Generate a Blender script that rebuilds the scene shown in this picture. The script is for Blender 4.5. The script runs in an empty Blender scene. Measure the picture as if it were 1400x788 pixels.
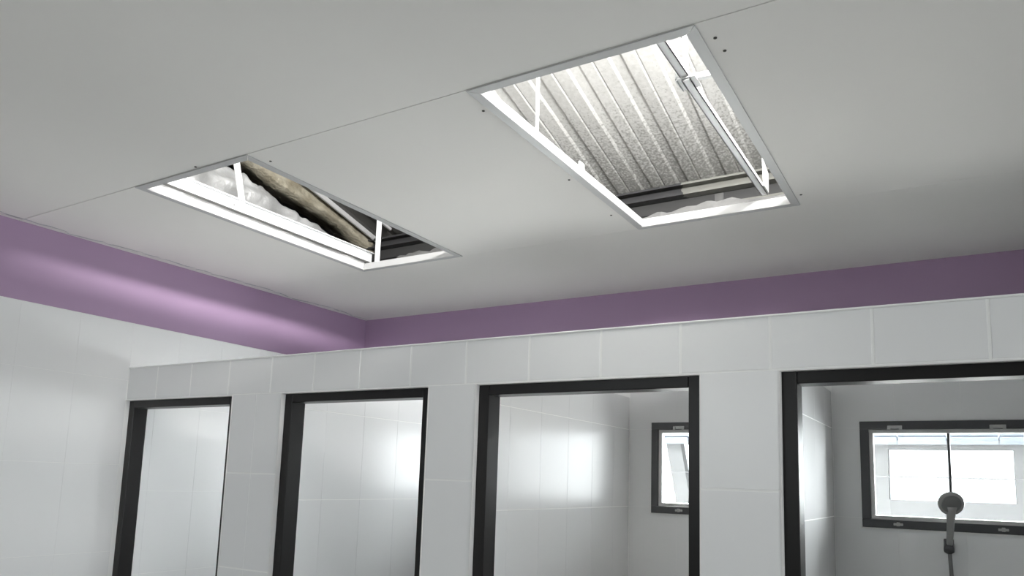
import bpy, bmesh, math, random
from mathutils import Matrix, Vector, noise

random.seed(7)
C = bpy.context.scene.collection
SC = bpy.context.scene
ZO = 1.7                      # eye height: every z below is measured from the eye

# ------------------------------------------------------------------ camera
cam_d = bpy.data.cameras.new('camera')
cam = bpy.data.objects.new('camera', cam_d)
C.objects.link(cam)
r0 = Vector((0.85572735, 0.51642693, 0.03215489))
r1 = Vector((-0.0441214, 0.13474497, -0.98989752))
r2 = Vector((-0.51554244, 0.84566366, 0.13809043))
cam.matrix_world = Matrix(((r0.x, -r1.x, -r2.x, 0), (r0.y, -r1.y, -r2.y, 0), (r0.z, -r1.z, -r2.z, ZO), (0, 0, 0, 1)))
cam_d.sensor_fit = 'HORIZONTAL'
cam_d.sensor_width = 36.0
cam_d.lens = 1025.308 * 36.0 / 1400.0
cam_d.shift_x = 0.0
cam_d.shift_y = (513.6 - 394.0) / 1400.0
cam_d.clip_start = 0.05
cam_d.clip_end = 200
SC.camera = cam

# ------------------------------------------------------------------ world and lights
SKY = 2.2
w = bpy.data.worlds.new('sky')
SC.world = w
w.use_nodes = True
bg = w.node_tree.nodes['Background']
bg.inputs['Color'].default_value = (0.93, 0.97, 1.0, 1)
bg.inputs['Strength'].default_value = SKY


def area(name, loc, direction, sx, sy, power=0.0, color=(1, 1, 1), portal=False, spread=180):
    d = bpy.data.lights.new(name, 'AREA')
    d.shape = 'RECTANGLE'
    d.size, d.size_y = sx, sy
    d.energy = power
    d.color = color
    d.spread = math.radians(spread)
    o = bpy.data.objects.new(name, d)
    C.objects.link(o)
    o.location = (loc[0], loc[1], loc[2] + ZO)
    o.rotation_euler = Vector(direction).to_track_quat('-Z', 'Y').to_euler()
    if portal:
        d.cycles.is_portal = True
    return o


# daylight at the openings of the room: the long window and the entrance behind the viewpoint, the stall windows
area('daylight_long_window', (-1.95, -1.78, 0.45), (0.0, 1, -0.12), 2.1, 0.9, 8, (1.0, 0.985, 0.96))
area('daylight_side_window', (3.38, -0.3, 0.17), (-1, 0.12, -0.02), 2.3, 1.2, 82, (0.99, 0.99, 1.0))
for lx, ly, lw, p in ((-2.75, 4.3, 0.8, 80), (-1.87, 3.85, 0.8, 24), (-0.855, 3.85, 0.76, 13), (0.75, 4.3, 0.8, 230)):
    area('daylight_stall_window', (lx, ly, 0.22), (-0.3 if lx < 0 else -0.8, -1, -0.05), lw, 0.8, p, (0.97, 0.99, 1.0))
# lamps added unseen above the rear windows, filling the stalls by bounce
for lx, p in ((-2.9, 230), (-2.0, 950), (-1.0, 900), (-0.05, 360)):
    area('stall_fill', (lx, 4.38, 1.25), (0, -0.72, -1.17), 0.8, 0.4, p, (0.97, 0.99, 1.0), spread=60)
# unseen lamps added below the rear windows for light thrown up by the ground
for sx in (-2.93, -2.0, -1.03, -0.08):
    area('ground_bounce_fill', (sx, 5.1, -0.95), (0, -0.85, 0.6), 1.0, 1.4, 62, (1.0, 0.985, 0.95))
# work lamp left lying in the roof space
area('roof_space_lamp', (0.08, 0.85, 1.42), (-0.6, 0.15, 0.8), 1.9, 0.32, 310, (1.0, 0.99, 0.97))
SC.view_settings.view_transform = 'Standard'
SC.view_settings.look = 'None'
SC.view_settings.gamma = 1.0
SC.view_settings.use_curve_mapping = False
SC.view_settings.exposure = 0.1


# ------------------------------------------------------------------ materials
def srgb(r, g, b):
    return tuple(((c / 255) / 12.92 if c / 255 <= 0.04045 else ((c / 255 + 0.055) / 1.055) ** 2.4) for c in (r, g, b)) + (1,)


def mat(name, col, rough=0.5, metal=0.0, spec=0.5, bump=None, vary=None, coat=0.0):
    m = bpy.data.materials.new(name)
    m.use_nodes = True
    nt = m.node_tree
    b = nt.nodes['Principled BSDF']
    b.inputs['Base Color'].default_value = col
    b.inputs['Roughness'].default_value = rough
    b.inputs['Metallic'].default_value = metal
    b.inputs['Specular IOR Level'].default_value = spec
    b.inputs['Coat Weight'].default_value = coat
    geo = nt.nodes.new('ShaderNodeNewGeometry')
    if vary:
        sc, amt, col2 = vary
        n = nt.nodes.new('ShaderNodeTexNoise')
        n.inputs['Scale'].default_value = sc
        n.inputs['Detail'].default_value = 6
        nt.links.new(geo.outputs['Position'], n.inputs['Vector'])
        r = nt.nodes.new('ShaderNodeValToRGB')
        r.color_ramp.elements[0].position = 0.5 - amt
        r.color_ramp.elements[1].position = 0.5 + amt
        r.color_ramp.elements[0].color = col
        r.color_ramp.elements[1].color = col2
        nt.links.new(n.outputs['Fac'], r.inputs['Fac'])
        nt.links.new(r.outputs['Color'], b.inputs['Base Color'])
    if bump:
        sc, st, dist = bump
        n = nt.nodes.new('ShaderNodeTexNoise')
        n.inputs['Scale'].default_value = sc
        n.inputs['Detail'].default_value = 4
        nt.links.new(geo.outputs['Position'], n.inputs['Vector'])
        bp = nt.nodes.new('ShaderNodeBump')
        bp.inputs['Strength'].default_value = st
        bp.inputs['Distance'].default_value = dist
        nt.links.new(n.outputs['Fac'], bp.inputs['Height'])
        nt.links.new(bp.outputs['Normal'], b.inputs['Normal'])
    return m


M = {}
M['tile'] = mat('white_glazed_tile', (0.80, 0.802, 0.805, 1), 0.24, spec=0.35, bump=(3.0, 0.06, 0.01))
M['grout'] = mat('pale_grout', (0.86, 0.86, 0.85, 1), 0.7)
M['trim'] = mat('pale_plaster_edge', (0.78, 0.77, 0.76, 1), 0.7, bump=(60, 0.1, 0.004))
M['purple'] = mat('lilac_wall_paint', (0.40, 0.275, 0.42, 1), 0.55, bump=(120, 0.06, 0.002))
M['ceil'] = mat('white_ceiling_paint', (0.83, 0.812, 0.785, 1), 0.8, bump=(160, 0.04, 0.002))
M['ceilback'] = mat('grey_board_paper', (0.35, 0.34, 0.32, 1), 0.9)
M['gap'] = mat('dark_joint', (0.06, 0.055, 0.05, 1), 0.9)
M['filler'] = mat('joint_compound', (0.58, 0.57, 0.55, 1), 0.9)
M['door'] = mat('black_brown_frame', (0.009, 0.008, 0.008, 1), 0.35, spec=0.35, bump=(40, 0.05, 0.003))
M['winframe'] = mat('charcoal_window_frame', (0.058, 0.059, 0.062, 1), 0.4)
M['sash'] = mat('grey_aluminium_sash', (0.52, 0.52, 0.51, 1), 0.4, metal=0.2)
M['steel'] = mat('dull_steel', (0.45, 0.45, 0.45, 1), 0.4, metal=0.7)
M['white_metal'] = mat('white_painted_metal', (0.82, 0.83, 0.84, 1), 0.4)
M['frame'] = mat('white_trim_metal', (0.52, 0.52, 0.52, 1), 0.45)
M['concrete'] = mat('rough_concrete', (0.16, 0.155, 0.145, 1), 0.9, bump=(30, 0.5, 0.01), vary=(6, 0.2, (0.24, 0.23, 0.21, 1)))
M['mortar'] = mat('brown_mortar', (0.22, 0.195, 0.14, 1), 0.95, bump=(45, 0.8, 0.015), vary=(9, 0.18, (0.42, 0.39, 0.31, 1)))
M['foil'] = mat('crinkled_foil', (0.46, 0.465, 0.465, 1), 0.45, metal=0.35, bump=(11, 0.6, 0.03), vary=(7, 0.25, (0.62, 0.625, 0.625, 1)))
M['rooffoil'] = mat('foil_backed_roof_sheet', (0.80, 0.80, 0.79, 1), 0.45, metal=0.3, bump=(70, 0.25, 0.004), vary=(55, 0.3, (0.62, 0.62, 0.60, 1)))
M['darkroof'] = mat('dark_roof_sheet', (0.10, 0.098, 0.092, 1), 0.6, bump=(70, 0.2, 0.004))  # darker sheet at the gable end of the roof
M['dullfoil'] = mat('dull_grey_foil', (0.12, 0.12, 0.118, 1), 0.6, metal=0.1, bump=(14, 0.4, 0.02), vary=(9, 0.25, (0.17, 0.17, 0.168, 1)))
M['shaded_wall'] = mat('shade_dark_concrete', (0.055, 0.055, 0.055, 1), 0.55)  # concrete above the ceiling, coloured near black for the shadow there
M['floor'] = mat('grey_floor_tile', (0.76, 0.76, 0.74, 1), 0.35, bump=(20, 0.05, 0.003))
M['ground'] = mat('pale_concrete_ground', (0.50, 0.49, 0.47, 1), 0.9, bump=(15, 0.2, 0.01))
M['chrome'] = mat('grey_shower_plastic', (0.30, 0.30, 0.29, 1), 0.35, metal=0.1)
M['hose'] = mat('grey_metal_hose', (0.20, 0.20, 0.20, 1), 0.4, metal=0.5)
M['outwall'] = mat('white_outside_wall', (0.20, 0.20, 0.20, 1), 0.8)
M['soffit'] = mat('pale_blue_sheet', (0.20, 0.225, 0.27, 1), 0.6)
M['wire'] = mat('grey_wire', (0.25, 0.25, 0.25, 1), 0.6)

# speckled grime on the foil; its thickening towards the eave paints in fading light
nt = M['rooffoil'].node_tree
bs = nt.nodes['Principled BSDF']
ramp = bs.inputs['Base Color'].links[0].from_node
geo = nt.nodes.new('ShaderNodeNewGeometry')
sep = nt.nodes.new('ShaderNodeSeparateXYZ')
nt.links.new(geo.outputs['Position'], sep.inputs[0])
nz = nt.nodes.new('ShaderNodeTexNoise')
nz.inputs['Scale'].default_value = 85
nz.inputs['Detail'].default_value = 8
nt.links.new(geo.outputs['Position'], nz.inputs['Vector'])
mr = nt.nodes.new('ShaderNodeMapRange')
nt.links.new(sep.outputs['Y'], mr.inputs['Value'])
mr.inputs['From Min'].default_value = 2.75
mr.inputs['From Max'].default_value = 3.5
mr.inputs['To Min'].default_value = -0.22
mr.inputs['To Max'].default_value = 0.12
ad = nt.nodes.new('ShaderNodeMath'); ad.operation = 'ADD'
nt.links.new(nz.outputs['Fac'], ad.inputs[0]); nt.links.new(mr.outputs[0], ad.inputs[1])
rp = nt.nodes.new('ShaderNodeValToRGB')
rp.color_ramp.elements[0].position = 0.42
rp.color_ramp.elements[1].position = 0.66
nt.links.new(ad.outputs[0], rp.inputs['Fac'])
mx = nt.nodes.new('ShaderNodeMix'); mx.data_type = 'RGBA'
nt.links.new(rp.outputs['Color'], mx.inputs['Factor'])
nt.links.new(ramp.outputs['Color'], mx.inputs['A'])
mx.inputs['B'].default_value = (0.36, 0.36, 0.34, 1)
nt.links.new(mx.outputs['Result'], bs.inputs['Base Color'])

# channel on the back wall: dark primer with a grey repainted length that ends in a ragged edge
m = mat('part_painted_purlin', (0.055, 0.055, 0.055, 1), 0.5)
nt = m.node_tree
geo = nt.nodes.new('ShaderNodeNewGeometry')
sep = nt.nodes.new('ShaderNodeSeparateXYZ')
nt.links.new(geo.outputs['Position'], sep.inputs[0])
nz = nt.nodes.new('ShaderNodeTexNoise')
nz.inputs['Scale'].default_value = 14
nt.links.new(geo.outputs['Position'], nz.inputs['Vector'])
mm = nt.nodes.new('ShaderNodeMath'); mm.operation = 'MULTIPLY_ADD'
nt.links.new(nz.outputs['Fac'], mm.inputs[0])
mm.inputs[1].default_value = 0.16
nt.links.new(sep.outputs['X'], mm.inputs[2])
gt = nt.nodes.new('ShaderNodeMath'); gt.operation = 'GREATER_THAN'
nt.links.new(mm.outputs[0], gt.inputs[0]); gt.inputs[1].default_value = -1.11
mx = nt.nodes.new('ShaderNodeMix'); mx.data_type = 'RGBA'
nt.links.new(gt.outputs[0], mx.inputs['Factor'])
mx.inputs['A'].default_value = (0.05, 0.05, 0.052, 1)
mx.inputs['B'].default_value = (0.22, 0.22, 0.20, 1)
nt.links.new(mx.outputs['Result'], nt.nodes['Principled BSDF'].inputs['Base Color'])
M['purlin'] = m

g = bpy.data.materials.new('clear_glass')
g.use_nodes = True
nt = g.node_tree
nt.nodes.remove(nt.nodes['Principled BSDF'])
tr = nt.nodes.new('ShaderNodeBsdfTransparent')
tr.inputs['Color'].default_value = (0.93, 0.95, 0.95, 1)
gl = nt.nodes.new('ShaderNodeBsdfGlossy')
gl.inputs['Roughness'].default_value = 0.02
fr = nt.nodes.new('ShaderNodeFresnel')
fr.inputs['IOR'].default_value = 1.45
ms = nt.nodes.new('ShaderNodeMixShader')
nt.links.new(fr.outputs[0], ms.inputs[0])
nt.links.new(tr.outputs[0], ms.inputs[1])
nt.links.new(gl.outputs[0], ms.inputs[2])
nt.links.new(ms.outputs[0], nt.nodes['Material Output'].inputs['Surface'])
M['glass'] = g


# ------------------------------------------------------------------ helpers
def box(bm, x0, x1, y0, y1, z0, z1):
    v = [bm.verts.new((x, y, z + ZO)) for x in (x0, x1) for y in (y0, y1) for z in (z0, z1)]
    for f in ((0, 1, 3, 2), (4, 6, 7, 5), (0, 4, 5, 1), (2, 3, 7, 6), (0, 2, 6, 4), (1, 5, 7, 3)):
        bm.faces.new([v[i] for i in f])


def prism(bm, pts, d):
    """closed solid: polygon pts (x, y, z from the eye) pushed along d"""
    a = [bm.verts.new((p[0], p[1], p[2] + ZO)) for p in pts]
    b = [bm.verts.new((p[0] + d[0], p[1] + d[1], p[2] + d[2] + ZO)) for p in pts]
    n = len(a)
    bm.faces.new(a)
    bm.faces.new(b[::-1])
    for i in range(n):
        bm.faces.new((a[i], b[i], b[(i + 1) % n], a[(i + 1) % n]))


def beam(bm, p, q, sx, sy, up=(0, 0, 1)):
    """rectangular bar from p to q"""
    p, q = Vector(p), Vector(q)
    d = (q - p).normalized()
    s = d.cross(Vector(up))
    if s.length < 1e-4:
        s = d.cross(Vector((1, 0, 0)))
    s.normalize()
    u = s.cross(d).normalized()
    pts = [p + s * (a * sx / 2) + u * (b * sy / 2) for a, b in ((-1, -1), (1, -1), (1, 1), (-1, 1))]
    prism(bm, pts, q - p)


def tube(bm, path, radii, n=12):
    rings = []
    for i, p in enumerate(path):
        p = Vector(p)
        a = Vector(path[max(0, i - 1)])
        b = Vector(path[min(len(path) - 1, i + 1)])
        d = (b - a).normalized()
        s = d.cross(Vector((1, 0.01, 0.02))).normalized()
        u = s.cross(d)
        r = radii[i] if isinstance(radii, (list, tuple)) else radii
        rings.append([bm.verts.new(p + Vector((0, 0, ZO)) + (s * math.cos(t) + u * math.sin(t)) * r)
                      for t in [2 * math.pi * k / n for k in range(n)]])
    for a, b in zip(rings, rings[1:]):
        for k in range(n):
            bm.faces.new((a[k], a[(k + 1) % n], b[(k + 1) % n], b[k]))
    bm.faces.new(rings[0][::-1])
    bm.faces.new(rings[-1])


def obj(name, bm, material, parent=None, bevel=0, smooth=False, seg=2):
    bmesh.ops.recalc_face_normals(bm, faces=bm.faces[:])
    me = bpy.data.meshes.new(name)
    bm.to_mesh(me)
    bm.free()
    if smooth:
        me.polygons.foreach_set('use_smooth', [True] * len(me.polygons))
    me.materials.append(material)
    o = bpy.data.objects.new(name, me)
    C.objects.link(o)
    if parent:
        o.parent = parent
    if bevel:
        b = o.modifiers.new('edge', 'BEVEL')
        b.width = bevel
        b.segments = seg
        b.limit_method = 'ANGLE'
    return o


def tag(o, label, cat=None, group=None, kind=None):
    o['label'] = label
    if cat: o['category'] = cat
    if group: o['group'] = group
    if kind: o['kind'] = kind
    return o


def empty(name):
    o = bpy.data.objects.new(name, None)
    C.objects.link(o)
    return o


def B(*boxes):
    bm = bmesh.new()
    for b in boxes: box(bm, *b)
    return bm


def minus(rects, h):
    """rectangles (u0,u1,v0,v1) less the rectangle h"""
    out = []
    for a in rects:
        u0, u1, v0, v1 = max(a[0], h[0]), min(a[1], h[1]), max(a[2], h[2]), min(a[3], h[3])
        if u0 >= u1 - 1e-6 or v0 >= v1 - 1e-6:
            out.append(a)
            continue
        for r in ((a[0], u0, a[2], a[3]), (u1, a[1], a[2], a[3]), (u0, u1, a[2], v0), (u0, u1, v1, a[3])):
            if r[1] - r[0] > 1e-4 and r[3] - r[2] > 1e-4:
                out.append(r)
    return out


def wall_boxes(axis, c0, c1, region, holes):
    rs = [region]
    for h in holes: rs = minus(rs, h)
    return [(c0, c1, r[0], r[1], r[2], r[3]) if axis == 'x' else (r[0], r[1], c0, c1, r[2], r[3]) for r in rs]


TH, GR = 0.0028, 0.0028        # tile thickness, joint width
tile_cache = {}


def tiles(parent, axis, c, sign, us, vs, holes=(), gu=GR, gv=GR):
    """one glazed tile per cell on the plane axis = c, faces standing TH proud of it towards sign"""
    us, vs = sorted(us), sorted(vs)
    for v0, v1 in zip(vs, vs[1:]):
        for u0, u1 in zip(us, us[1:]):
            cell = (u0 + gu / 2, u1 - gu / 2, v0 + gv / 2, v1 - gv / 2)
            rs = [cell]
            for h in holes: rs = minus(rs, h)
            rs = [r for r in rs if r[1] - r[0] > 0.004 and r[3] - r[2] > 0.004]
            if not rs: continue
            whole = len(rs) == 1
            key = None
            W, H = rs[0][1] - rs[0][0], rs[0][3] - rs[0][2]
            if whole:
                key = (axis, sign, round(W, 4), round(H, 4))
            if key in tile_cache:
                me = tile_cache[key]
            else:
                bm = bmesh.new()
                e = 0.0004
                for r in rs:
                    u_, v_ = (r[0] - rs[0][0], r[2] - rs[0][2])
                    w_, h_ = r[1] - r[0], r[3] - r[2]
                    base = [(u_, v_), (u_ + w_, v_), (u_ + w_, v_ + h_), (u_, v_ + h_)]
                    ee = e if whole else 0
                    top = [(u_ + ee, v_ + ee), (u_ + w_ - ee, v_ + ee), (u_ + w_ - ee, v_ + h_ - ee), (u_ + ee, v_ + h_ - ee)]
                    L = lambda p, d: (d, p[0], p[1]) if axis == 'x' else (p[0], d, p[1])
                    rings = [[bm.verts.new(L(p, 0.0)) for p in base],
                             [bm.verts.new(L(p, sign * (TH - ee))) for p in base],
                             [bm.verts.new(L(p, sign * TH)) for p in top]]
                    if not whole: rings = [rings[0], rings[2]]
                    for a, b in zip(rings, rings[1:]):
                        for k in range(4):
                            bm.faces.new((a[k], a[(k + 1) % 4], b[(k + 1) % 4], b[k]))
                    bm.faces.new(rings[-1])
                    bm.faces.new(rings[0][::-1])
                bmesh.ops.delete(bm, geom=[v for v in bm.verts if not v.link_faces], context='VERTS')
                bmesh.ops.recalc_face_normals(bm, faces=bm.faces[:])
                me = bpy.data.meshes.new('tile')
                bm.to_mesh(me)
                bm.free()
                me.materials.append(M['tile'])
                if key: tile_cache[key] = me
            o = bpy.data.objects.new('tile', me)
            C.objects.link(o)
            u, v = rs[0][0], rs[0][2]
            o.location = (c, u, v + ZO) if axis == 'x' else (u, c, v + ZO)
            o.parent = parent


def steps(a, b, p, anchor):
    """joints every p through anchor, between a and b, with both ends"""
    k0 = math.ceil((a - anchor) / p + 0.12)
    out = [a]
    k = k0
    while anchor + k * p < b - 0.03:
        out.append(anchor + k * p)
        k += 1
    return out + [b]


# ------------------------------------------------------------------ room shell
XL, XR, YF, YB, YP = -3.324, 3.2, -1.6, 3.598, 2.024
ZF = -1.7
WT = 0.671                    # top of the wall tiles
EAVE, SLOPE = 1.535, 0.253    # roof underside at the back wall


def roof_z(y):
    return EAVE + SLOPE * (YB - y)


tag(obj('floor', B((XL - 0.1, XR + 0.1, YF - 0.1, YB + 0.1, ZF - 0.1, ZF)), M['floor']), 'grey tiled floor of the washroom', kind='structure')
tag(obj('ground', B((-30, 30, -30, 40, ZF - 0.4, ZF - 0.12)), M['ground']), 'pale concrete ground outside the building', kind='structure')

# left wall: lilac above, tiles below
wl = obj('wall_left', B((XL - 0.1, XL, YF - 0.1, YB + 0.1, ZF, 1.0)), M['purple'])
tag(wl, 'left wall, lilac paint above white glazed tiles', kind='structure')
WD = 0.004
obj('grout_bed', B((XL, XL + WD, YF, YB, ZF, WT)), M['grout'], wl)
tiles(wl, 'x', XL + WD - 0.002, 1, steps(YF, YB, 0.2465, 1.78), [WT, 0.40], gu=0.0008, gv=0.002)
tiles(wl, 'x', XL + WD - 0.002, 1, steps(YF, YP, 0.2465, 1.78), [0.40, 0.012, -0.375, -0.763, -1.15, -1.54, ZF], gu=0.0008, gv=0.002)
tiles(wl, 'x', XL + WD - 0.002, 1, steps(2.14, YB, 0.2465, 2.42), [0.40, 0.30, -0.106, -0.487, -0.875, -1.263, ZF], gu=0.0008, gv=0.002)

# back wall with the stall windows
WIN = [(-1.354, -0.70, -0.138, 0.308), (-0.400, 0.245, -0.150, 0.302), (-3.24, -2.60, -0.14, 0.305), (-2.35, -1.70, -0.14, 0.305)]
wb = obj('wall_back', B(*(wall_boxes('y', YB, YB + 0.1, (XL - 0.1, XR + 0.1, ZF, 1.0), WIN))), M['purple'])
tag(wb, 'back wall, lilac paint above white tiles, with the stall windows', kind='structure')
obj('grout_bed', B(*wall_boxes('y', YB - WD, YB, (XL, XR, ZF, WT), WIN)), M['grout'], wb)
DV = [(-2.53, -2.43), (-1.574, -1.474), (-0.61, -0.51), (0.43, 0.53)]
rows_s = [WT, 0.275, -0.112, -0.5, -0.888, -1.276, ZF]
for a, b in zip([XL] + [d[1] for d in DV], [d[0] for d in DV] + [XR]):
    tiles(wb, 'y', YB - WD + 0.002, -1, steps(a, b, 0.2465, a), rows_s, WIN, gu=0.0012, gv=0.0016)
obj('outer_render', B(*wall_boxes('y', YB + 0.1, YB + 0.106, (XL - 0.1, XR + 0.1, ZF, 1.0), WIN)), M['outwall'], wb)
obj('upper_wall', B((XL - 0.1, XR + 0.1, YB, YB + 0.1, 1.0, 1.46)), M['shaded_wall'], wb)
obj('upper_wall', B((XL - 0.1, XR + 0.1, YB + 0.09, YB + 0.12, 1.46, 1.6)), M['shaded_wall'], wb)

# front wall behind the viewpoint with its row window, right wall
FW = (-3.0, -0.9, 0.0, 0.80)
SW = (-1.5, 0.9, -0.45, 0.80)
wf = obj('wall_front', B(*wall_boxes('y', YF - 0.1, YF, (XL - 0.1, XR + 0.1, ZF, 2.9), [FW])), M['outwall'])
tag(wf, 'plain wall behind the viewpoint with a long high window opening', kind='structure')
wr = obj('wall_right', B(*wall_boxes('x', XR, XR + 0.1, (YF - 0.1, YB + 0.1, ZF, 2.9), [SW])), M['outwall'])
tag(wr, 'plain white wall closing the room at the far right', kind='structure')

# stall partition
DOOR = [(XL, -2.577), (-2.288, -1.566), (-1.373, -0.625), (-0.4145, 0.33)]
PT, HD = 0.457, 0.3075
holes = [(a, b, ZF, HD) for a, b in DOOR]
wp = obj('wall_partition', B(*wall_boxes('y', YP + WD, YP + 0.116, (XL + 0.004, XR, ZF, PT - 0.003), holes)), M['grout'])
tag(wp, 'low white tiled partition wall with four dark framed doorways', kind='structure')
uj = [0.547, 0.301, 0.055, -0.190, -0.436, -0.681, -0.927, -1.174, -1.415, -1.650, -1.885, -2.120, -2.355, -2.609, -2.86, -3.10, XL + 0.004]
tiles(wp, 'y', YP + WD + 0.002, -1, uj + [0.793, 1.04, 1.286, 1.53, 1.777, 2.02, 2.27, 2.516, 2.76, XR], [PT, 0.3115], [(XL - 1, 9, ZF, HD)], gu=0.0075, gv=0.003)
rowsp = [0.3115, -0.007, -0.378, -0.75, -1.12, -1.49, ZF]
for us in ([-2.577, -2.433, -2.288], [-1.566, -1.373], [-0.625, -0.4145], [0.33, 0.547, 0.793, 1.04, 1.286, 1.53, 1.777, 2.02, 2.27, 2.516, 2.76, XR]):
    tiles(wp, 'y', YP + WD + 0.002, -1, us, rowsp, holes, gu=0.0016, gv=0.0062)
obj('capping', B((XL + 0.004, XR, YP - 0.001, YP + 0.118, PT - 0.003, PT + 0.003)), M['grout'], wp, bevel=0.002)
# plaster reveals of the doorways, in front of the recessed frames
for k, (a, b) in enumerate(DOOR):
    bm = bmesh.new()
    if k: box(bm, a - 0.001, a + 0.002, YP + 0.001, YP + 0.02, ZF, HD)
    box(bm, b - 0.002, b + 0.001, YP + 0.001, YP + 0.02, ZF, HD)
    box(bm, a + 0.003, b - 0.003, YP + 0.001, YP + 0.02, HD - 0.002, HD + 0.001)
    obj('reveal', bm, M['trim'], wp)

# walls between the stalls
names = ['first', 'second', 'third', 'fourth']
for k, (a, b) in enumerate(DV):
    wd = obj('wall_divider', B((a + WD, b - WD, YP + 0.116, YB - 0.006, ZF, 0.44)), M['grout'])
    tag(wd, 'white tiled wall between stalls, %s from the lilac corner' % names[k], kind='structure')
    yj = steps(YP + 0.118, YB - 0.006, 0.2450, 2.42)
    tiles(wd, 'x', b - WD - 0.002, 1, yj, [0.44] + rows_s[1:], gu=0.0009, gv=0.0045)
    tiles(wd, 'x', a + WD + 0.002, -1, yj, [0.44] + rows_s[1:], gu=0.0014, gv=0.003)

# door frames
FY0, FY1 = YP + 0.022, YP + 0.092
where = ['beside the tiled left wall', 'second from the left wall', 'with half a window seen through it', 'in front of the wide window and shower']
for k, (a, b) in enumerate(DOOR):
    d = empty('door_%d' % (k + 1))
    d.location = ((a + b) / 2, FY0, 0)
    tag(d, 'dark doorway frame without a leaf, %s' % where[k], kind='structure')
    off = Matrix.Translation((-(a + b) / 2, -FY0, 0))
    JW = 0.040
    for nm, bx in (('jamb', (a + 0.0005, a + JW, FY0, FY1, ZF, HD - 0.001)), ('jamb', (b - JW, b - 0.0005, FY0, FY1, ZF, HD - 0.001)),
                   ('head', (a + JW, b - JW, FY0, FY1, HD - 0.034, HD - 0.001))):
        bm = B(bx)
        bmesh.ops.transform(bm, matrix=off, verts=bm.verts)
        obj(nm, bm, M['door'], d, bevel=0.0025)


# windows of the stalls
def window(n, r, label, mull):
    x0, x1, z0, z1 = r
    wn = empty('window_%d' % n)
    wn.location = ((x0 + x1) / 2, YB, ZO)
    tag(wn, label, kind='structure')
    L = Matrix.Translation((-(x0 + x1) / 2, -YB, -ZO))

    def part(nm, bm, m_, par=wn, bev=0.0015, **kw):
        bmesh.ops.transform(bm, matrix=L, verts=bm.verts)
        return obj(nm, bm, m_, par, bevel=bev, **kw)
    f, y0, y1 = 0.034, YB - 0.016, YB + 0.07
    for bx in ((x0, x1, y0, y1, z1 - f, z1), (x0, x1, y0, y1, z0, z0 + f), (x0, x0 + f, y0, y1, z0 + f, z1 - f), (x1 - f, x1, y0, y1, z0 + f, z1 - f)):
        part('outer_frame', B(bx), M['winframe'])
    s, a0, a1, b0, b1 = 0.016, x0 + f + 0.001, x1 - f - 0.001, z0 + f + 0.001, z1 - f - 0.001
    yy0, yy1 = YB - 0.006, YB + 0.03
    for bx in ((a0, a1, yy0, yy1, b1 - s, b1), (a0, a1, yy0, yy1, b0, b0 + s), (a0, a0 + s, yy0, yy1, b0 + s, b1 - s), (a1 - s, a1, yy0, yy1, b0 + s, b1 - s)):
        part('sash', B(bx), M['sash'])
    part('glass_pane', B((a0 + s, a1 - s, YB + 0.011, YB + 0.015, b0 + s, b1 - s)), M['glass'], bev=0)
    xm = (x0 + x1) / 2
    if mull:
        part('mullion', B((xm + 0.006, xm + 0.016, YB + 0.004, YB + 0.026, b0 + s, b1 - s)), M['winframe'])
    for hx in (xm - 0.185, xm + 0.185):
        bm = B((hx - 0.028, hx + 0.028, y0 - 0.004, y0, z1 - f + 0.001, z1 - f + 0.015))
        for sx in (-0.022, 0.022): box(bm, hx + sx - 0.006, hx + sx + 0.006, y0 - 0.007, y0 - 0.003, z1 - f - 0.004, z1 - f + 0.012)
        part('hinge', bm, M['steel'], bev=0.001)
        bm = B((hx - 0.018, hx + 0.018, y0 - 0.004, y0, z0 + 0.012, z0 + 0.022), (hx - 0.006, hx + 0.006, y0 - 0.010, y0 - 0.003, z0 + 0.010, z0 + 0.026))
        part('latch', bm, M['steel'], bev=0.001)
    bm = B((x0 - 0.006, x1 + 0.006, YB - 0.012, YB - 0.002, z0 - 0.007, z0 - 0.0005))
    part('sealant', bm, M['trim'], bev=0)


window(1, WIN[0], 'charcoal framed window half hidden by the third doorway', False)
window(4, WIN[2], 'charcoal framed window of the first stall, out of sight from the doorway', False)
window(5, WIN[3], 'charcoal framed window of the second stall, out of sight from the doorway', False)
window(2, WIN[1], 'charcoal framed window with a thin middle bar behind the shower head', True)

# front window: plain frame in the long opening
wn = empty('window_3')
tag(wn, 'long window in the wall behind the viewpoint', kind='structure')
x0, x1, z0, z1 = FW
for bx in ((x0, x1, z1 - 0.04, z1), (x0, x1, z0, z0 + 0.04), (x0, x0 + 0.04, z0 + 0.04, z1 - 0.04), (x1 - 0.04, x1, z0 + 0.04, z1 - 0.04), ((x0 + x1) / 2 - 0.02, (x0 + x1) / 2 + 0.02, z0 + 0.04, z1 - 0.04)):
    obj('outer_frame', B((bx[0], bx[1], YF - 0.07, YF - 0.02, bx[2], bx[3])), M['winframe'], wn)
obj('glass_pane', B((x0 + 0.04, x1 - 0.04, YF - 0.05, YF - 0.046, z0 + 0.04, z1 - 0.04)), M['glass'], wn)

wn = empty('window_6')
tag(wn, 'long window high in the wall closing the room at the far right', kind='structure')
y0, y1, z0, z1 = SW
for bx in ((y0, y1, z1 - 0.04, z1), (y0, y1, z0, z0 + 0.04), (y0, y0 + 0.04, z0 + 0.04, z1 - 0.04), (y1 - 0.04, y1, z0 + 0.04, z1 - 0.04)):
    obj('outer_frame', B((XR + 0.02, XR + 0.07, bx[0], bx[1], bx[2], bx[3])), M['winframe'], wn)
obj('glass_pane', B((XR + 0.046, XR + 0.05, y0 + 0.04, y1 - 0.04, z0 + 0.04, z1 - 0.04)), M['glass'], wn)

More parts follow.
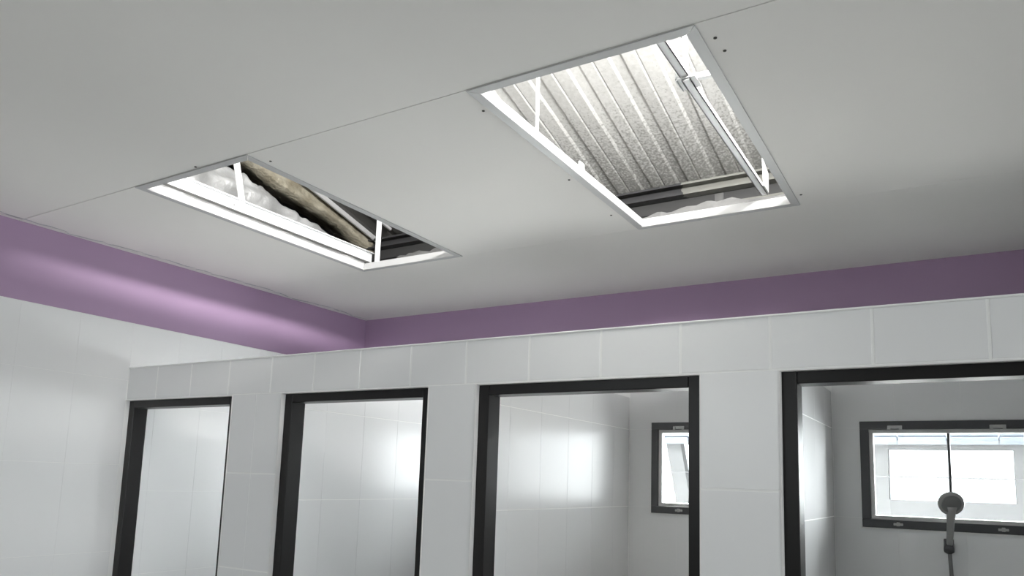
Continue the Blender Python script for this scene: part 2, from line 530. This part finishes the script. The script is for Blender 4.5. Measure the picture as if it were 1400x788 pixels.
# ------------------------------------------------------------------ ceiling of gypsum boards
LO = (-2.520, -1.922, 1.488, 2.690)      # light openings, outer edge of their trim
RO = (-1.076, -0.469, 1.488, 2.692)
ce = empty('ceiling')
tag(ce, 'white board ceiling with two open light fitting holes', kind='structure')
Y1, Y2 = 1.488, 2.691
CT = 0.012
hole_in = 0.012
hs = [(o[0] + hole_in, o[1] - hole_in, o[2] + hole_in, o[3] - hole_in) for o in (LO, RO)]
for reg in ((XL, XR, YF, Y1 - 0.0020), (XL, XR, Y1 + 0.0010, Y2 - 0.0004), (XL, XR, Y2 + 0.0004, YB)):
    rs = [reg]
    for h in hs: rs = minus(rs, h)
    obj('ceiling_board', B(*[(r[0], r[1], r[2], r[3], 1.0, 1.0 + CT) for r in rs]), M['ceil'], ce)
obj('joint_filler', B((XL, XR, Y1 - 0.0020, Y1 + 0.0010, 1.0045, 1.011)), M['gap'], ce)
obj('joint_filler', B((XL, XR, Y2 - 0.0004, Y2 + 0.0004, 1.0006, 1.011)), M['filler'], ce)
rs = [(XL, XR, YF, YB)]
for h in hs: rs = minus(rs, h)
obj('board_backing', B(*[(r[0], r[1], r[2], r[3], 1.0 + CT, 1.0 + CT + 0.004) for r in rs]), M['ceilback'], ce)
for (x, y) in ((-1.095, 1.60), (-0.445, 1.56), (-0.44, 1.62), (-1.10, 2.13), (-1.11, 2.50), (-1.895, 1.56), (-2.16, 1.475), (-0.45, 2.60)):
    bm = bmesh.new()
    tube(bm, [(x, y, 0.9985), (x, y, 1.002)], 0.0042, 8)
    obj('screw', bm, M['gap'], ce)


def trim_frame(o, label):
    x0, x1, y0, y1 = o
    fr_ = empty('opening_frame')
    fr_.location = ((x0 + x1) / 2, (y0 + y1) / 2, 1.0 + ZO)
    tag(fr_, label, 'frame', 'trim frames of the ceiling light openings')
    L = Matrix.Translation(-Vector(fr_.location))
    W, g_, zb, zt, t = 0.028, 0.0012, 0.9965, 1.028, 0.003
    cn = [(x0, y0), (x1, y0), (x1, y1), (x0, y1)]
    inn = [(x0 + W, y0 + W), (x1 - W, y0 + W), (x1 - W, y1 - W), (x0 + W, y1 - W)]
    for k in range(4):
        a, b, c, d = Vector(cn[k]), Vector(cn[(k + 1) % 4]), Vector(inn[(k + 1) % 4]), Vector(inn[k])
        e = (b - a).normalized() * g_
        a, b, c, d = a + e, b - e, c - e, d + e
        n = (d - a) - e * 0
        n = Vector((-(b - a).y, (b - a).x)).normalized()
        bm = bmesh.new()
        prism(bm, [(p.x, p.y, zb) for p in (a, b, c, d)], (0, 0, t))
        p0, p1 = d, c
        q0, q1 = d - n * t, c - n * t
        prism(bm, [(p.x, p.y, zb + t) for p in (p0, p1, q1, q0)], (0, 0, zt - zb - t))
        bmesh.ops.transform(bm, matrix=L, verts=bm.verts)
        obj('frame_rail', bm, M['frame'], fr_, bevel=0.0006)


trim_frame(LO, 'white metal trim around the left ceiling opening, nearer the lilac corner')
trim_frame(RO, 'white metal trim around the right ceiling opening, showing ribbed roof foil')

# ------------------------------------------------------------------ roof space
rf = empty('roof')
tag(rf, 'sloping ribbed roof sheet with silvery foil seen through the ceiling openings', kind='structure')
RX0, RX1, RY0, RY1 = -5.4, 3.3, -2.3, 3.95
PITCH, RW, RT, RH = 0.192, 0.066, 0.042, 0.008
x = -1.19 - PITCH * 22
sheets = []
while x < RX1:
    cols = []
    for k in range(4):
        xr = x + k * PITCH
        cols += [(xr - RW / 2, 0), (xr - RT / 2, RH), (xr + RT / 2, RH), (xr + RW / 2, 0), (xr + 0.085, 0.0), (xr + 0.092, 0.004), (xr + 0.099, 0.0)]
    cols.append((x + 4 * PITCH - RW / 2, 0))
    bm = bmesh.new()
    rowsv = []
    NY = 40
    for j in range(NY + 1):
        y = RY0 + (RY1 - RY0) * j / NY
        row = []
        for (cx_, h_) in cols:
            wob = 0.006 * noise.noise(Vector((cx_ * 5, y * 1.1, 3.1))) + 0.004 * noise.noise(Vector((cx_ * 17, y * 2.2, 0)))
            row.append(bm.verts.new((cx_, y, roof_z(y) + h_ + wob + ZO)))
        rowsv.append(row)
    for a, b in zip(rowsv, rowsv[1:]):
        for k in range(len(cols) - 1):
            bm.faces.new((a[k], a[k + 1], b[k + 1], b[k]))
    o = obj('roof_sheet', bm, M['rooffoil'] if x > -2.5 else M['darkroof'], rf)
    so = o.modifiers.new('thickness', 'SOLIDIFY')
    so.thickness = 0.004
    so.offset = 1.0
    x += 4 * PITCH
# pale strips along the gable, added for rib undersides catching light
bm = bmesh.new()
beam(bm, (-3.25, 2.70, roof_z(2.70) - 0.016), (-3.25, 3.585, roof_z(3.585) - 0.016), 0.012, 0.030)
obj('lit_rib_strip', bm, M['frame'], rf)
bm = bmesh.new()
beam(bm, (-3.08, 3.15, roof_z(3.15) - 0.010), (-3.07, 3.50, roof_z(3.50) - 0.010), 0.014, 0.016)
obj('lit_rib_strip', bm, M['frame'], rf)

# gable: ragged foil-faced wall below, a gap, mortar under the roof; dark void of the next roof beyond
gb = empty('wall_gable')
tag(gb, 'gable end of the roof space above the left wall, ragged and unfinished', kind='structure')
edge = [(-1.7, 2.05), (0.0, 1.95), (1.6, 1.70), (2.2, 1.625), (2.475, 1.606), (2.537, 1.614), (2.57, 1.592), (2.608, 1.584), (2.648, 1.593), (2.70, 1.572), (2.733, 1.547), (2.757, 1.529), (2.838, 1.529), (2.90, 1.512),
        (2.949, 1.507), (3.0, 1.492), (3.05, 1.496), (3.10, 1.474), (3.158, 1.476), (3.22, 1.458), (3.28, 1.462), (3.333, 1.450), (3.388, 1.430), (3.46, 1.37), (3.52, 1.30), (3.598, 1.28)]
bm = bmesh.new()
NXv, grid = 44, []
NYc = 170
def edge_at(y):
    for (a, za), (b, zb_) in zip(edge, edge[1:]):
        if a <= y <= b:
            return za + (zb_ - za) * (y - a) / (b - a)
    return edge[-1][1]
edge = [(y, z - (0.028 if 2.4 < y < 3.4 else 0)) for y, z in edge]
for j in range(NYc + 1):
    y = 0.2 + (YB - 0.2) * j / NYc
    top = edge_at(y) + 0.012 * noise.noise(Vector((y * 22, 0, 4)))
    col = []
    for k in range(NXv + 1):
        z = 1.0 + (top - 1.0) * k / NXv
        cz = 1.505 - 0.11 * max(0, y - 2.75)
        fold = 0.030 * math.exp(-((z - cz) / 0.018) ** 2) if z > cz else 0.030 * math.exp(-((z - cz) / 0.075) ** 2)
        d = fold + 0.03 * noise.noise(Vector((y * 3.2, z * 5, 1.7))) + 0.018 * noise.noise(Vector((y * 11, z * 9, 0.3))) + 0.007 * noise.noise(Vector((y * 27, z * 22, 5)))
        col.append(bm.verts.new((XL + 0.04 + d, y, z + ZO)))
    grid.append(col)
for a, b in zip(grid, grid[1:]):
    for k in range(NXv):
        bm.faces.new((a[k], a[k + 1], b[k + 1], b[k]))
fo = obj('foil_lining', bm, M['foil'], gb, smooth=True)
so = fo.modifiers.new('thickness', 'SOLIDIFY'); so.thickness = 0.02; so.offset = 0
# block work behind the foil
pts = [(XL - 0.1, 0.0 + YF, 1.0)] + [(XL - 0.1, y, z - 0.05) for y, z in edge] + [(XL - 0.1, YB + 0.1, 1.0)]
bm = bmesh.new(); prism(bm, pts, (0.1, 0, 0)); obj('block_wall', bm, M['concrete'], gb)
# mortar band
lowe = [(0.2, 2.30), (1.0, 2.08), (1.8, 1.86), (2.3, 1.725), (2.499, 1.673), (2.572, 1.67), (2.648, 1.656), (2.691, 1.638), (2.788, 1.609), (2.916, 1.593), (3.057, 1.573), (3.23, 1.551), (3.367, 1.52), (3.464, 1.49), (3.598, 1.45)]
bm = bmesh.new()
a_, b_ = [], []
NM = 120
def low_at(y):
    for (a, za), (b, zb_) in zip(lowe, lowe[1:]):
        if a <= y <= b:
            return za + (zb_ - za) * (y - a) / (b - a)
    return lowe[-1][1]
lowe = [(y, z + (0.014 if 2.4 < y < 3.4 else 0)) for y, z in lowe]
rings = []
for j in range(NM + 1):
    y = 0.2 + (YB - 0.2) * j / NM
    lo = low_at(y) + 0.009 * noise.noise(Vector((y * 26, 2, 0)))
    hi = roof_z(y) + 0.02
    ring = []
    for k in range(7):
        t = k / 6
        z = lo + (hi - lo) * t
        bulge = 0.016 * math.exp(-((t - 0.12) / 0.10) ** 2) + 0.008 * noise.noise(Vector((y * 15, z * 20, 7)))
        ring.append(bm.verts.new((XL + 0.03 + bulge, y, z + ZO)))
    ring.append(bm.verts.new((XL - 0.12, y, hi + ZO)))
    ring.append(bm.verts.new((XL - 0.12, y, lo + ZO)))
    rings.append(ring)
for a, b in zip(rings, rings[1:]):
    n = len(a)
    for k in range(n):
        bm.faces.new((a[k], a[(k + 1) % n], b[(k + 1) % n], b[k]))
bm.faces.new(rings[0][::-1]); bm.faces.new(rings[-1])
obj('mortar_band', bm, M['mortar'], gb, smooth=True)
# enclosing walls of the neighbouring roof void
obj('void_wall', B((-5.3, -5.2, YF - 0.1, YB + 0.2, 0.9, 3.0), (-5.3, XL - 0.1, YF - 0.2, YF - 0.1, 0.9, 3.0), (-5.3, XL - 0.1, YB + 0.1, YB + 0.2, 0.9, 1.62), (-5.3, XL - 0.1, YF, YB + 0.2, 0.9, 1.0)), M['concrete'], gb)

# channel along the top of the back wall
pu = empty('purlin')
pu.location = (-0.9, 3.55, 1.45 + ZO)
tag(pu, 'steel channel along the back wall under the roof, part dark and part grey', 'purlin')
L = Matrix.Translation(-Vector(pu.location))
bm = B((XL, XR, YB - 0.004, YB, 1.462, 1.525), (XL, XR, YB - 0.055, YB - 0.004, 1.462, 1.466), (XL, XR, YB - 0.055, YB - 0.004, 1.521, 1.525),
       (XL, XR, YB - 0.059, YB - 0.055, 1.462, 1.473), (XL, XR, YB - 0.059, YB - 0.055, 1.514, 1.525))
bmesh.ops.transform(bm, matrix=L, verts=bm.verts)
obj('channel', bm, M['purlin'], pu)
obj('lower_flange', B((XL, XR, YB - 0.016, YB, 1.395, 1.405)), M['purlin'], wb)  # lower flange of the channel, parented to the wall
obj('bracket', B((-1.03, -0.985, YB - 0.012, YB, 1.33, 1.455)), M['dullfoil'], wb)

# insulation blankets on the ceiling behind each opening
def blanket(x0, x1, y0, y1, h, label, seed):
    bm = bmesh.new()
    nx, ny = int((x1 - x0) / 0.02), int((y1 - y0) / 0.05)
    top = []
    for i in range(nx + 1):
        row = []
        for j in range(ny + 1):
            X, Y = x0 + (x1 - x0) * i / nx, y0 + (y1 - y0) * j / ny
            z = 1.018 + h * (0.8 + 0.28 * noise.noise(Vector((X * 7, Y * 6, seed))) + 0.18 * noise.noise(Vector((X * 24, Y * 10, seed + 3))))
            row.append((X, Y + 0.012 * noise.noise(Vector((X * 16, seed, 1))) * (j == 0), z))
        top.append(row)
    vt = [[bm.verts.new((p[0], p[1], p[2] + ZO)) for p in r] for r in top]
    vb = [[bm.verts.new((p[0], p[1], 1.018 + ZO)) for p in r] for r in top]
    for i in range(nx):
        for j in range(ny):
            bm.faces.new((vt[i][j], vt[i + 1][j], vt[i + 1][j + 1], vt[i][j + 1]))
            bm.faces.new((vb[i][j], vb[i][j + 1], vb[i + 1][j + 1], vb[i + 1][j]))
    for i in range(nx):
        bm.faces.new((vt[i][0], vb[i][0], vb[i + 1][0], vt[i + 1][0]))
        bm.faces.new((vt[i][ny], vt[i + 1][ny], vb[i + 1][ny], vb[i][ny]))
    for j in range(ny):
        bm.faces.new((vt[0][j], vt[0][j + 1], vb[0][j + 1], vb[0][j]))
        bm.faces.new((vt[nx][j], vb[nx][j], vb[nx][j + 1], vt[nx][j + 1]))
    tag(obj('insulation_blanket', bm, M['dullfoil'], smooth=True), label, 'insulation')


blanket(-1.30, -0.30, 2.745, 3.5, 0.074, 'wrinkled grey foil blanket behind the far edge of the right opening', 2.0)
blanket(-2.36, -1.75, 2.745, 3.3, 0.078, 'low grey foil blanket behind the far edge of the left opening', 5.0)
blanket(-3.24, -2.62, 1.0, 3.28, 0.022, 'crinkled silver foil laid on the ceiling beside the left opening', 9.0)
# mortar rubble lump at the foot of the gable
bm = bmesh.new()
bmesh.ops.create_icosphere(bm, subdivisions=4, radius=1.0)
for v in bm.verts:
    k = 1 + 0.28 * noise.noise(v.co * 2.3) + 0.12 * noise.noise(v.co * 6)
    v.co = Vector((v.co.x * 0.17 * k, v.co.y * 0.11 * k, v.co.z * 0.085 * k))
bmesh.ops.translate(bm, vec=(-3.03, 3.44, 1.13 + ZO), verts=bm.verts)
tag(obj('mortar_lump', bm, M['mortar'], smooth=True), 'brown lump of mortar at the end of the long beam in the left opening', 'rubble')


def channel(bm, x, y0, y1, z, wd=0.023, ht=0.036, t=0.0025):
    box(bm, x - wd / 2, x + wd / 2, y0, y1, z, z + t)
    box(bm, x - wd / 2, x - wd / 2 + t, y0, y1, z, z + ht)
    box(bm, x + wd / 2 - t, x + wd / 2, y0, y1, z, z + ht * 0.45)


# left runner
rl = empty('ceiling_runner')
rl.location = (-2.56, 2.1, 1.07 + ZO)
tag(rl, 'long white metal runner along the left side of the left opening', 'runner')
L = Matrix.Translation(-Vector(rl.location))
bm = B((-2.575, -2.572, 0.9, 2.80, 1.070, 1.128), (-2.575, -2.556, 0.9, 2.80, 1.125, 1.128), (-2.575, -2.548, 0.9, 2.80, 1.070, 1.073))
bmesh.ops.transform(bm, matrix=L, verts=bm.verts)
obj('channel', bm, M['white_metal'], rl)
bm = bmesh.new(); tube(bm, [(-2.5725, 1.95, 1.10), (-2.569, 1.95, 1.10)], 0.005, 8)
bmesh.ops.transform(bm, matrix=L, verts=bm.verts); obj('screw', bm, M['steel'], rl)
# right runner with its sleeve and cross arm
rr = empty('ceiling_runner')
rr.location = (-0.57, 2.1, 1.035 + ZO)
tag(rr, 'white metal runner with a jointed cross arm inside the right opening', 'runner')
L = Matrix.Translation(-Vector(rr.location))
bm = bmesh.new()
channel(bm, -0.585, 1.78, 2.668, 1.045)
bmesh.ops.transform(bm, matrix=L, verts=bm.verts); obj('channel', bm, M['white_metal'], rr)
bm = bmesh.new()
channel(bm, -0.588, 0.9, 1.84, 1.053)
bmesh.ops.transform(bm, matrix=L, verts=bm.verts); obj('channel', bm, M['white_metal'], rr)
bm = bmesh.new()
box(bm, -0.612, -0.560, 1.775, 1.835, 1.049, 1.0525)
box(bm, -0.612, -0.609, 1.775, 1.835, 1.045, 1.07)
bmesh.ops.transform(bm, matrix=L, verts=bm.verts); obj('sleeve', bm, M['white_metal'], rr)
bm = bmesh.new()
beam(bm, (-0.58, 1.80, 1.060), (-0.46, 1.815, 1.060), 0.016, 0.014)
bmesh.ops.transform(bm, matrix=L, verts=bm.verts); obj('cross_arm', bm, M['white_metal'], rr)


def strap(p, q, a, b, label, up=(0, 1, 0)):
    bm = bmesh.new()
    beam(bm, p, q, a, b, up)
    o = obj('hanger_strap', bm, M['white_metal'])
    tag(o, label, 'hanger', 'white hanger straps above the ceiling')
    return o


strap((-2.568, 1.99, 1.10), (-2.568, 1.745, roof_z(1.745)), 0.005, 0.030, 'slanting white strap rising from the left runner near its upper end', up=(0, 1, 0.3))
strap((-2.455, 2.712, 1.03), (-2.455, 2.712, roof_z(2.712)), 0.028, 0.006, 'upright white strap at the far corner of the left opening')
strap((-1.085, 1.88, 1.02), (-1.085, 1.87, roof_z(1.87)), 0.004, 0.014, 'thin upright strap at the left edge of the right opening')
strap((-0.580, 1.765, 1.06), (-0.575, 1.68, roof_z(1.68)), 0.005, 0.030, 'white strap rising from the runner joint at the top of the right opening')
bm = bmesh.new()
prism(bm, [(-0.572, 2.585, 1.050), (-0.572, 2.660, 1.050), (-0.572, 2.660, 1.120), (-0.572, 2.570, 1.150)], (0.003, 0, 0))
tag(obj('hanger_strap', bm, M['white_metal']), 'short wide white strap end with a slanted cut in the right opening', 'hanger', 'white hanger straps above the ceiling')
bm = B((-1.052, -1.046, 2.10, 2.135, 1.02, 1.045))
tag(obj('clip', bm, M['white_metal'], bevel=0.001), 'small white clip on the left rail of the right opening', 'clip')

# ------------------------------------------------------------------ hand shower in the fourth stall
sh = empty('hand_shower')
sh.location = (-0.082, YB, -0.20 + ZO)
tag(sh, 'grey hand shower in its wall holder below the wide window', 'shower')
L = Matrix.Translation(-Vector(sh.location))
def spart(nm, bm, m_, par=sh, **kw):
    bmesh.ops.transform(bm, matrix=L, verts=bm.verts)
    return obj(nm, bm, m_, par, **kw)
H0, H1 = Vector((-0.080, YB - 0.060, -0.215)), Vector((-0.066, YB - 0.125, -0.065))
bm = bmesh.new()
tube(bm, [H0, H0.lerp(H1, 0.3), H0.lerp(H1, 0.7), H1, H1 + (H1 - H0) * 0.12], [0.0105, 0.0125, 0.014, 0.018, 0.020], 14)
spart('handle', bm, M['chrome'], smooth=True, bevel=0)
ax = Vector((0.25, -0.93, -0.30)).normalized()
hc = Vector((-0.066, YB - 0.135, -0.036))
bm = bmesh.new()
tube(bm, [hc - ax * 0.028, hc - ax * 0.024, hc - ax * 0.012, hc, hc + ax * 0.006, hc + ax * 0.009], [0.014, 0.028, 0.043, 0.047, 0.0465, 0.043], 28)
spart('shower_head', bm, M['chrome'], smooth=True)
bm = bmesh.new()
tube(bm, [hc + ax * 0.009, hc + ax * 0.011], [0.036, 0.034], 24)
spart('spray_plate', bm, M['hose'])
bm = B((-0.100, -0.064, YB - 0.020, YB - 0.006, -0.235, -0.180), (-0.090, -0.074, YB - 0.05, YB - 0.018, -0.215, -0.195))
spart('wall_holder', bm, M['winframe'], bevel=0.003)
bm = bmesh.new()
tube(bm, [(-0.081, YB - 0.075, -0.222), (-0.081, YB - 0.060, -0.212), (-0.081, YB - 0.05, -0.19)], [0.019, 0.019, 0.018], 14)
spart('clamp', bm, M['winframe'], smooth=True)
bm = bmesh.new()
path = []
for k in range(19):
    t = k / 18
    path.append((-0.080 + 0.020 * t + 0.05 * t * t, YB - 0.055 + 0.02 * math.sin(t * 3), -0.215 - 0.85 * t))
tube(bm, path, 0.0075, 10)
spart('hose', bm, M['hose'], smooth=True)

# ------------------------------------------------------------------ outside, seen through the stall windows
ob = empty('outbuilding')
ob.location = (-0.6, 6.5, ZF + ZO)
tag(ob, 'white neighbouring shelter with wide openings seen through the windows', 'building')
L = Matrix.Translation(-Vector(ob.location))
oh = [(-0.53, 0.285, -0.055, 0.33), (-2.115, -1.15, -0.11, 0.36)]
bm = B(*wall_boxes('y', 6.5, 6.6, (-2.115, 1.9, ZF, 0.40), oh))
prism(bm, [(-2.32, 6.5, 0.40), (-2.19, 6.5, 0.40), (-2.10, 6.5, -0.11), (-2.10, 6.5, ZF), (-2.23, 6.5, ZF), (-2.23, 6.5, -0.11)], (0, 0.1, 0))
bmesh.ops.transform(bm, matrix=L, verts=bm.verts)
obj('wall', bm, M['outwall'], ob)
for k in range(14):
    bm = B((-2.6 + 0.31 * k, -2.6 + 0.31 * k + 0.302, 6.1, 6.6, 0.40, 0.406), (-2.6 + 0.31 * k, -2.6 + 0.31 * k + 0.302, 6.1, 6.106, 0.345, 0.62))
    bmesh.ops.transform(bm, matrix=L, verts=bm.verts)
    obj('panel', bm, M['soffit'], ob)
bm = bmesh.new()
tube(bm, [(-2.6, 6.3, 0.115), (1.7, 6.3, 0.115)], 0.004, 6)
bmesh.ops.transform(bm, matrix=L, verts=bm.verts)
obj('wire', bm, M['wire'], ob)
